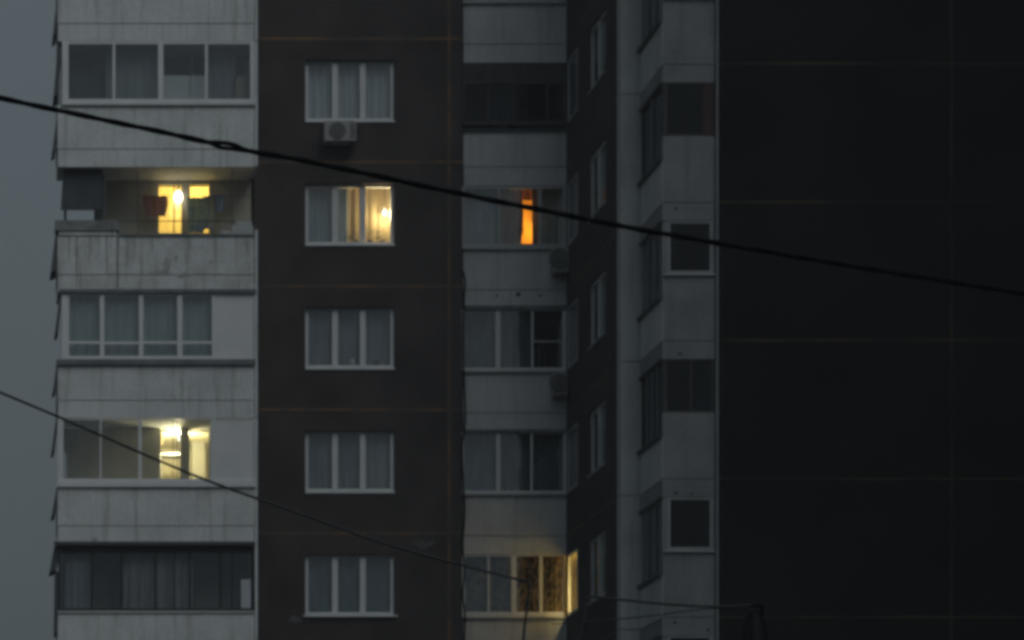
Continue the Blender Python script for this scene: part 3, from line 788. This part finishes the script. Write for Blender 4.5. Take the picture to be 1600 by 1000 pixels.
mcur(722, 778, 0, M_NETB, 'grey-blue curtain behind the left pane of the fourth-row corner balcony', 4, 50)
mcur(779, 831, 0, M_NETD, 'folded grey curtain behind the middle pane of the fourth-row corner balcony', 6, 51)
mcur(831, 884, 0, M_NETD, 'dim striped curtain behind the right pane of the fourth-row corner balcony', 8, 52)
mcur(722, 803, -1, cloth('leaf_pattern_net', (0.10, 0.11, 0.11), (0.19, 0.20, 0.19), 0.03, 8, (1, 1, 0.7)), 'dull patterned curtain in the left half of the lit corner balcony', 6, 53)
mcur(803, 880.5, -1, M_CPAT, 'gold-brown patterned curtain in the right half of the lit corner balcony', 8, 54)
# orange slit: glowing room behind
zo = L(2)
obj('orange_partition', bx(WX(790, YM + 0.9), WX(850, YM + 0.9), YM + 0.9, YM + 0.95, zo + 0.1, WZ(298, YM + 0.9)), surf('orange_wallpaper', (0.80, 0.42, 0.07), (0.86, 0.47, 0.09), 3, bump=0), MB_[2])
mcur(812, 834, 2, cloth('pelmet_cloth', (0.26, 0.12, 0.08), (0.30, 0.14, 0.09), 0.25), 'short brown pelmet above the orange slit', 2, 56, YC + 0.05, 1.18)
lp = W(838, 345, YM + 0.62)
lamp((lp.x, lp.y, lp.z), 24, (1.0, 0.55, 0.13), 'hidden orange lamp beside the slit of the corner balcony curtains', name='bedside_lamp', r=0.05)
# lit end of the lowest row
lp = Vector((14.06, 59.18, WZ(895, 59.2)))
lamp((lp.x, lp.y, lp.z), 300, (1.0, 0.74, 0.30), 'bulb in the yellow corner return of the lit corner balcony', r=0.05, cord=0.3)
tag(obj('roller_blind', bx(WX(880.5, YM), XS - 0.01, YM + 0.10, YM + 0.105, z0 + 0.01, z1 - 0.03), M_CYEL), 'yellow glowing blind in the narrow end pane of the lit corner balcony', 'blind')

# ------------------------------------------------------------------ dark side wall of the right block
def SY(x): return XS * F / (x - VX)       # depth at which the side wall crosses that pixel column
SW0, SW1 = SY(920), SY(946)
CW0, CW1 = SY(887.3), SY(903)             # corner opening next to the middle stack
def yz(X0, X1, ya, yb, z0, z1): return bx(X0, X1, ya, yb, z0, z1)
for k in range(-1, 6):
    l = L(k)
    z0, z1 = l + G, L(k + 1) - G
    ws, wt = l + 0.93, l + 2.32
    ca, cb = l + 0.95, l + 2.34
    Y0, Y1 = YP + 0.012, YM + 0.08
    X0, X1 = XS, XS + 0.25
    obj('wall_panel', [yz(X0, X1, Y0, SW1, z0, z1), yz(X0, X1, SW0, CW1, z0, z1), yz(X0, X0 + 0.05, CW0, Y1, z0, z1),
                       yz(X0, X1, SW1, SW0, z0, ws), yz(X0, X1, SW1, SW0, wt, z1), yz(X0, X1, CW1, CW0, z0, ca), yz(X0, X1, CW1, CW0, cb, z1)], M_BROWN, B)
    obj('joint_sealant', yz(XS - 0.004, XS + 0.05, Y0, YM - 0.002, l - 0.024, l + 0.022), M_SEAL, B)
    if k < 5:
        w = obj('window', [yz(XS + 0.05, XS + 0.12, SW1, SW1 + 0.08, ws, wt), yz(XS + 0.05, XS + 0.12, SW0 - 0.08, SW0, ws, wt),
                           yz(XS + 0.051, XS + 0.12, SW1 + 0.08, SW0 - 0.08, ws, ws + 0.08), yz(XS + 0.051, XS + 0.12, SW1 + 0.08, SW0 - 0.08, wt - 0.06, wt)], M_PVC, B,
                label='narrow foreshortened window in the dark side wall, %s' % ROWN[k])
        mc = (SW0 + SW1) * 0.5
        obj('mullion', yz(XS + 0.04, XS + 0.118, mc - 0.06, mc + 0.06, ws + 0.05, wt - 0.04), M_PVC, w)
        obj('pane', yz(XS + 0.085, XS + 0.09, SW1 + 0.08, mc - 0.06, ws + 0.08, wt - 0.06), M_GLASS, w)
        obj('pane', yz(XS + 0.085, XS + 0.09, mc + 0.06, SW0 - 0.08, ws + 0.08, wt - 0.06), M_GLASS, w)
        obj('sill', yz(XS - 0.03, XS + 0.05, SW1, SW0, ws - 0.03, ws + 0.01), M_PVCG, w)
        obj('room_interior', ([(p[1] * 0 + XS + 0.26 + p[1] * 2.4, SW1 - 0.2 + p[0] * (SW0 - SW1 + 0.4), l + 0.6 + p[2] * 1.95) for p in room(0, 1, 0, 1, 0, 1)[0]], room(0, 1, 0, 1, 0, 1)[1]), M_ROOMD, w)
        tag(obj('curtain', drape(SW1 + 0.02, SW0 - 0.02, ws + 0.02, wt + 0.05, XS + 0.20, 6, 0.02, axis='Y', seed=60 + k), M_NET, smooth=True),
            'pale curtain behind the foreshortened side-wall window, %s' % ROWN[k], 'curtain', 'curtains in the side wall')
        c = obj('corner_window', [yz(XS - 0.01, XS + 0.06, CW1, CW1 + 0.06, ca, cb), yz(XS - 0.01, XS + 0.04, CW0 - 0.07, CW0, ca, cb),
                                  yz(XS - 0.008, XS + 0.06, CW1 + 0.06, CW0 - 0.07, ca, ca + 0.06), yz(XS - 0.008, XS + 0.06, CW1 + 0.06, CW0 - 0.07, cb - 0.05, cb)], M_PVC if k == -1 else M_PVCG, B,
                label='slim return of the corner balcony glazing, %s' % ROWN[k])
        obj('pane', yz(XS + 0.02, XS + 0.025, CW1 + 0.06, CW0 - 0.07, ca + 0.06, cb - 0.05), M_GLASS, c)
        if k == -1:                       # the lit one has no blind: a yellow alcove shows behind it
            xa, xb, ya, yb, za, zb_ = XS + 0.26, 14.85, 58.9, YM + 0.119, l + 0.03, L(k + 1) - 0.44
            obj('alcove', ([(XS + 0.06, ya, za), (xb, ya, za), (xb, yb, za), (XS + 0.06, yb, za), (XS + 0.06, ya, zb_), (xb, ya, zb_), (xb, yb, zb_), (XS + 0.06, yb, zb_)],
                           [(0, 1, 2, 3), (4, 7, 6, 5), (0, 4, 5, 1), (1, 5, 6, 2)]), M_CYW, c)
        else:
            tag(obj('roller_blind', yz(XS + 0.10, XS + 0.105, CW1 - 0.02, CW0 + 0.02, ca - 0.05, cb + 0.05), M_BLINDO),
                'pale blind in the slim corner return, %s' % ROWN[k], 'blind', 'blinds in the corner returns')
obj('lower_wall', yz(XS, XS + 0.25, YP + 0.012, YM, 0, L(-1) - G), M_BROWN, B)

# ------------------------------------------------------------------ right block: pale strip, projecting balconies
XP1 = 14.19
for k in range(-2, 6):
    l = L(k)
    obj('wall_panel', bx(XS - 0.006, XP1 + 0.25, YP - 0.004 * (k % 2), YP + 0.25, l + 0.008, L(k + 1) - 0.008), M_GREYM, B)
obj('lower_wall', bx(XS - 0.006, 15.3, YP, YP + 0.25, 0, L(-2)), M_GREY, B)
obj('corner_strip', yz(XS - 0.012, XS - 0.0061, YP + 0.0, YP + 0.02, 0, TOPZ), M_SEAL, B)
XR1 = WX(1117, YR)
RB = {}
RDESC = {4: 'narrow right balcony above the frame', 3: 'narrow right balcony at the top edge with pale parapet', 2: 'narrow right balcony with a dark brown opening', 1: 'narrow right balcony with a white-framed pane under the thick cable',
         0: 'narrow right balcony with dark glazing and vertical side bars', -1: 'lowest narrow right balcony with white-framed pane', -2: 'narrow right balcony parapet at the bottom edge'}
for k in range(-2, 5):
    l = L(k)
    zf = l + 1.35
    zs = l + 0.90
    ztop = L(k + 1) - 0.36
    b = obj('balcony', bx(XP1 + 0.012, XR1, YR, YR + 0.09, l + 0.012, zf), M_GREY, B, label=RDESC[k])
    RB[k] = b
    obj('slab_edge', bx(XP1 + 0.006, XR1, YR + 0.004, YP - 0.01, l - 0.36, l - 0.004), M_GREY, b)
    obj('groove', bx(XP1 + 0.03, XR1 - 0.02, YR + 0.014, YR + 0.1, l - 0.018, l + 0.022), M_GROOVE, b)
    obj('side_parapet', yz(XP1, XP1 + 0.08, YR + 0.004, YP - 0.012, l + 0.006, zs), M_GREYM, b)  # paler than the front: colour makes up for weak light on this side
    dark = k in (2, 0)
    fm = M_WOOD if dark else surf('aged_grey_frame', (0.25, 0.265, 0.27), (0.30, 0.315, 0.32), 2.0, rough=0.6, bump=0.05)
    gm = M_GLASSD
    # front light
    a, c = WX(1041 if not dark else 1038, YR), XR1 - 0.01
    t_ = 0.09 if not dark else 0.06
    obj('front_frame', [bx(a, a + t_, YR + 0.012, YR + 0.08, zf + 0.003, ztop - 0.003), bx(c - t_, c, YR + 0.012, YR + 0.08, zf + 0.003, ztop - 0.003),
                        bx(a + t_, c - t_, YR + 0.014, YR + 0.08, zf + 0.003, zf + t_ * 0.9), bx(a + t_, c - t_, YR + 0.014, YR + 0.08, ztop - t_ * 0.6, ztop - 0.003)], fm, b)
    obj('pane', bx(a + t_, c - t_, YR + 0.04, YR + 0.046, zf + t_ * 0.9, ztop - t_ * 0.6), gm, b)
    if not dark:
        obj('sill', bx(XP1 + 0.02, XR1, YR - 0.05, YR + 0.03, zf - 0.03, zf + 0.002), M_PVCG, b)
    if k == 2:
        obj('brown_board', bx(WX(1098, YR), WX(1114, YR), YR + 0.002, YR + 0.011, zf + 0.01, ztop - 0.01), M_WOODB, b)
    if k == 0:
        obj('centre_bar', bx(WX(1078, YR), WX(1081, YR), YR + 0.006, YR + 0.036, zf + 0.06, ztop - 0.05), M_WOOD, b)
    # side light: frame, bars, panes
    y0, y1 = YR + 0.02, YP - 0.06
    obj('side_frame', [yz(XP1 + 0.02, XP1 + 0.07, y0, y0 + 0.09, zs + 0.003, ztop), yz(XP1 + 0.02, XP1 + 0.07, y1 - 0.09, y1, zs + 0.003, ztop),
                       yz(XP1 + 0.022, XP1 + 0.07, y0 + 0.09, y1 - 0.09, zs + 0.003, zs + 0.07), yz(XP1 + 0.022, XP1 + 0.07, y0 + 0.09, y1 - 0.09, ztop - 0.06, ztop)], fm, b)
    nb = {0: 3, 2: 1}.get(k, 2)
    for i in range(nb):
        yc = y0 + (y1 - y0) * (i + 1) / (nb + 1)
        obj('side_bar', yz(XP1 + 0.01, XP1 + 0.068, yc - 0.04, yc + 0.04, zs + 0.06, ztop - 0.05), surf('grey_side_bar', (0.14, 0.15, 0.155), (0.18, 0.19, 0.195), 3), b)
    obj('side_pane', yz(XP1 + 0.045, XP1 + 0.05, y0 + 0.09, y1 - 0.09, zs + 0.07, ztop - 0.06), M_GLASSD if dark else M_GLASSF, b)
    obj('side_sill', yz(XP1 - 0.07, XP1 + 0.02, y0 - 0.02, YP - 0.015, zs - 0.05, zs + 0.01), M_METALD, b)
    obj('side_canopy', yz(XP1 - 0.03, XP1 + 0.02, y0 - 0.02, YP - 0.015, ztop - 0.03, ztop + 0.02), M_METALD, b)
    if not dark:
        obj('inner_board', yz(XP1 + 0.14, XP1 + 0.16, y0, y1, zs - 0.2, ztop), surf('grey_board', (0.15, 0.16, 0.165), (0.19, 0.20, 0.205), 2), b)
    obj('back_wall', bx(XP1 + 0.26, 15.28, YP - 0.012, YP + 0.2, l + 0.01, L(k + 1) - 0.37), M_ROOMD, b)

# big dark panels to the right
YD = 53.60
XD0, XD1, XD2, XD3 = XR1 + 0.05, WX(1487, YD), 24.7, 25.0
obj('corner_strip', bx(XR1 + 0.004, XR1 + 0.05, YD - 0.02, YP + 0.1, 0, TOPZ), M_GREY, B)
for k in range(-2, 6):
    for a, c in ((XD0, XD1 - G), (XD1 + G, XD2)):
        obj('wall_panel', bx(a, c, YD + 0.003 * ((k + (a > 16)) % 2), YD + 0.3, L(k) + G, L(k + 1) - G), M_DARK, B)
for k in range(-2, 6):
    rnd = random.Random(70 + k)
    obj('joint_sealant', bx(XD0, XD1 - 0.03, YD - 0.004, YD + 0.05, L(k) - 0.03, L(k) + 0.026), M_SEALD, B)
    obj('joint_sealant', bx(XD1 + 0.03, XD2, YD - 0.004, YD + 0.05, L(k) - 0.024, L(k) + 0.018), M_SEALD, B)
    obj('joint_sealant', bx(XD1 - 0.026, XD1 + 0.02, YD - 0.003, YD + 0.05, L(k) - 0.03, L(k + 1) - 0.034), M_SEALD, B)
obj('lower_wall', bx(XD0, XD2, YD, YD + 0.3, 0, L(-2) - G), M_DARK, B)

M_HOLE = surf('dark_hole', (0.03, 0.03, 0.03), (0.05, 0.05, 0.05), 5)
def mark(par, px, py, Y, r, mat, squash=1.0, seed=0, name='anchor_hole'):
    rnd = random.Random(seed)
    c = W(px, py, Y)
    n = 11
    rr = [r * (0.6 + 0.7 * rnd.random()) for _ in range(n)]
    v = [(c.x + rr[i] * math.cos(i * 6.2832 / n), Y - 0.004, c.z + squash * rr[i] * math.sin(i * 6.2832 / n)) for i in range(n)]
    v += [(p[0], Y + 0.002, p[2]) for p in v]
    return obj(name, (v, [tuple(range(n))] + [(i, (i + 1) % n, n + (i + 1) % n, n + i) for i in range(n)]), mat, par)
for i, (px, py, r) in enumerate(((776, 462, 0.028), (810, 460, 0.055), (844, 462, 0.030))):
    mark(MB_[1], px, py, YM, r, M_HOLE, 1.0, i)
mark(MB_[1], 846, 427, YM, 0.07, M_GREYM, 0.3, 9, 'cement_patch')
for i, (px, py, r, k) in enumerate(((1056, 326, 0.03, 2), (1055, 973, 0.04, -2), (1106, 984, 0.035, -2), (1062, 553, 0.04, 1), (1056, 770, 0.04, 0), (1080, 772, 0.03, 0))):
    mark(RB[k], px, py, YR, r, M_HOLE, 0.8, 20 + i)
M_CEM = surf('cement_smear', (0.085, 0.08, 0.078), (0.13, 0.125, 0.12), 5, fine=0.3)
for i, (px, py, r, q) in enumerate(((662, 850, 0.26, 0.4), (462, 968, 0.14, 0.6)  )):
    mark(B, px, py, YB, r, M_CEM, q, 40 + i, 'cement_patch')
for i, (px, py, r, q) in enumerate(((262, 412, 0.10, 1.4), (275, 404, 0.05, 2.2), (255, 425, 0.16, 0.35), (190, 452, 0.06, 0.8), (285, 430, 0.10, 0.5), (330, 410, 0.05, 1.2), (382, 380, 0.03, 1.5))):
    mark(b2, px, py, YL, r, surf('flaked_paint', (0.32, 0.33, 0.32), (0.46, 0.47, 0.46), 14, contrast=(0.4, 0.6)), q, 60 + i, 'flaked_patch')
for i, (px, py, r, q) in enumerate(((270, 619, 0.05, 1.5), (330, 845, 0.05, 1.0), (150, 843, 0.10, 0.5), (287, 456, 0.06, 0.7))):
    mark(b1 if py < 700 else b0, px, py, YL, r, surf('soot_mark', (0.36, 0.37, 0.37), (0.50, 0.51, 0.51), 12, contrast=(0.4, 0.6)), q, 80 + i, 'soot_patch')

# ------------------------------------------------------------------ air conditioners
def aircon(x0, x1, z0, z1, Y, label, dep=0.28):
    t = thing('air_conditioner', label, 'air conditioner', ((x0 + x1) / 2, Y, z0), 'air conditioners on the facade')
    obj('casing', bx(x0, x1, Y, Y + dep, z0, z1), M_ACW, t, bevel=0.015)
    h = z1 - z0
    cx, cz, r = x0 + (x1 - x0) * 0.40, (z0 + z1) / 2, h * 0.42
    obj('fan_grille', lathe((cx, Y - 0.012, cz), [(0.001, 0.004), (r * 0.2, 0), (r * 0.92, 0.0), (r, 0.008), (r, 0.02)], 20, 'Y'), M_ACD, t)
    obj('grille_rings', [tube([(cx + rr * math.cos(a * 6.2832 / 20), Y - 0.016, cz + rr * math.sin(a * 6.2832 / 20)) for a in range(21)], 0.004, 5) for rr in (r * 0.35, r * 0.6, r * 0.85)], M_ACW, t)
    for i in range(6):
        zz = z0 + h * (0.18 + 0.12 * i)
        obj('louvre', bx(x0 + (x1 - x0) * 0.80, x1 - 0.03, Y - 0.008, Y + 0.004, zz, zz + h * 0.05), M_ACD, t)
    obj('pipe', tube(spline([(x1 - 0.02, Y + dep * 0.7, z0 + h * 0.3), (x1 + 0.05, Y + dep * 0.75, z0 + h * 0.25), (x1 + 0.07, Y + dep, z0 + h * 0.6), (x1 + 0.07, Y + dep + 0.04, z1 + 0.02)], 5), 0.014, 6), M_CABLEG, t, smooth=True)
    for px in (x0 + 0.12, x1 - 0.12):
        obj('bracket', [bx(px - 0.015, px + 0.015, Y - 0.02, Y + dep + 0.06, z0 - 0.035, z0 - 0.003)], M_METALD, t)
    return t
p, q = W(507, 188, 59.62), W(557, 220, 59.62)
aircon(p.x, q.x, q.z, p.z, 59.62, 'white air conditioner hanging under the highest brown-wall window', 0.34)
p, q = W(866, 384, 59.9), W(890, 424, 59.9)
aircon(p.x, q.x, q.z, p.z, 59.95, 'air conditioner below the corner balcony with the orange slit', 0.33)
p, q = W(866, 580, 59.9), W(888, 616, 59.9)
aircon(p.x, q.x, q.z, p.z, 59.95, 'air conditioner below the corner balcony with the fly screen', 0.33)

# ------------------------------------------------------------------ cables and pole
YA = 15.0
def strand(pts, Y, r, amp, ph, n=10, wl=46):
    """one twisted core of a bundle following the pixel path"""
    c = spline([W(x, y, Y) for x, y in pts], n)
    out, s = [], 0
    for i, p in enumerate(c):
        if i: s += (c[i] - c[i - 1]).length
        a = ph + s * 6.2832 / (wl * Y / F)
        out.append(p + Vector((0, math.cos(a) * amp, math.sin(a) * amp)))
    return tube(out, r, 7)
pa = [(-260, 96), (-120, 126), (0, 153), (120, 178.5), (240, 203.5), (315, 220)]
pe = [(390, 236), (470, 250), (600, 277), (740, 307), (860, 331), (965, 352), (1100, 376), (1250, 401.5), (1400, 426.5), (1600, 458), (1750, 480), (1900, 500)]
def unit(Y): return Y / F
ca_ = thing('overhead_cable', 'thick black twisted cable crossing the whole picture downwards to the right', 'cable', tuple(W(-260, 96, YA)))
pu = pa + [(345, 223.5), (366, 227.5)] + pe
pl = pa + [(345, 229.5), (362, 231.2)] + pe
obj('core', strand(pu, YA, 3.5 * unit(YA), 1.2 * unit(YA), 0.0, wl=120), M_CABLE, ca_, smooth=True)
obj('core', strand(pl, YA, 3.3 * unit(YA), 1.2 * unit(YA), math.pi, wl=120), M_CABLE, ca_, smooth=True)
Y2 = 22.0
pb = [(-220, 520), (-100, 570), (0, 613), (100, 655), (230, 712), (330, 753), (470, 803), (600, 849), (730, 885), (800, 903), (821, 907.5), (826, 918), (824, 945), (819, 985), (817, 1030), (822, 1075), (848, 1110), (876, 1095), (896, 1035), (906, 990), (914, 955), (920, 934), (932, 933), (990, 939), (1050, 944.5), (1120, 948), (1172, 946)]
cb_ = obj('service_cable', tube(spline([W(x, y, Y2) for x, y in pb], 8), [2.1 * unit(Y2)] * (8 * (len(pb) - 1) + 1), 7), M_CABLEG, smooth=True)
tag(cb_, 'thin black cable sloping from the left edge and dropping before the lit corner balcony', 'cable')
pc = [(862, 975), (905, 972), (960, 967.5), (1020, 962), (1084, 953), (1140, 949), (1172, 948)]
cc = obj('service_cable', tube(spline([W(x, y, Y2 + 0.15) for x, y in pc], 8), 1.1 * unit(Y2), 6), M_CABLEG, smooth=True)
tag(cc, 'thinnest cable running low to the dark pole at bottom right', 'cable')
pf = [(722, 420), (727, 440), (725, 470), (724, 560), (727, 640), (726, 668), (722, 700), (724, 760), (726, 800), (723, 850), (726, 893), (723, 930), (727, 965), (725, 1010), (726, 1100)]
fc = obj('facade_cable', tube(spline([W(x, y, 59.93) for x, y in pf], 6), 1.5 * unit(59.93), 6), M_CABLE, smooth=True)
tag(fc, 'black cable hanging down the joint beside the corner balconies', 'cable')
# pole
pp = W(1178, 950, Y2)
po = thing('utility_pole', 'dark pole top with cable loops at the bottom edge', 'pole', (pp.x, Y2, 0))
obj('post', tube([(pp.x, Y2, 0), (pp.x, Y2, pp.z * 0.6), (pp.x, Y2, pp.z - 0.10), (pp.x, Y2, pp.z - 0.03), (pp.x, Y2, pp.z)], [0.085, 0.06, 0.045, 0.035, 0.008], 12), M_TREE, po, smooth=True)
obj('bracket', bx(pp.x - 0.01, pp.x + 0.075, Y2 - 0.02, Y2 + 0.02, pp.z + 0.005, pp.z + 0.03), M_CABLE, po)
obj('insulator', lathe((pp.x + 0.07, Y2, pp.z - 0.06), [(0.005, 0), (0.02, 0.005), (0.014, 0.025), (0.022, 0.03), (0.014, 0.05), (0.02, 0.058), (0.006, 0.09)], 10), M_CABLE, po, smooth=True)
for i, (dx, dn) in enumerate(((-0.075, 0.42), (0.07, 0.40), (-0.10, 0.50), (0.095, 0.55))):
    obj('cable_loop', tube(spline([(pp.x, Y2 - 0.03, pp.z - 0.02), (pp.x + dx * 0.6, Y2 - 0.05, pp.z - 0.08), (pp.x + dx, Y2 - 0.04, pp.z - 0.22), (pp.x + dx * 0.9, Y2 - 0.03, pp.z - dn), (pp.x + dx * 0.2, Y2 - 0.05, pp.z - dn - 0.2)], 6), 0.006, 6), M_CABLE, po, smooth=True)

# ------------------------------------------------------------------ damp evening air
hz = obj('haze', bx(-60, 70, -8, 82, -1, 46), M_WHITE)
hz['kind'] = 'stuff'
hm = bpy.data.materials.new('damp_air')
t, N, Lk = nodes_of(hm)
N.remove(N['Principled BSDF'])
pv = N.new('ShaderNodeVolumePrincipled')
pv.inputs['Color'].default_value = (0.90, 0.95, 1.0, 1)
pv.inputs['Density'].default_value = 0.0009
pv.inputs['Anisotropy'].default_value = 0.2
Lk.new(pv.outputs[0], N['Material Output'].inputs['Volume'])
hz.data.materials.clear()
hz.data.materials.append(hm)
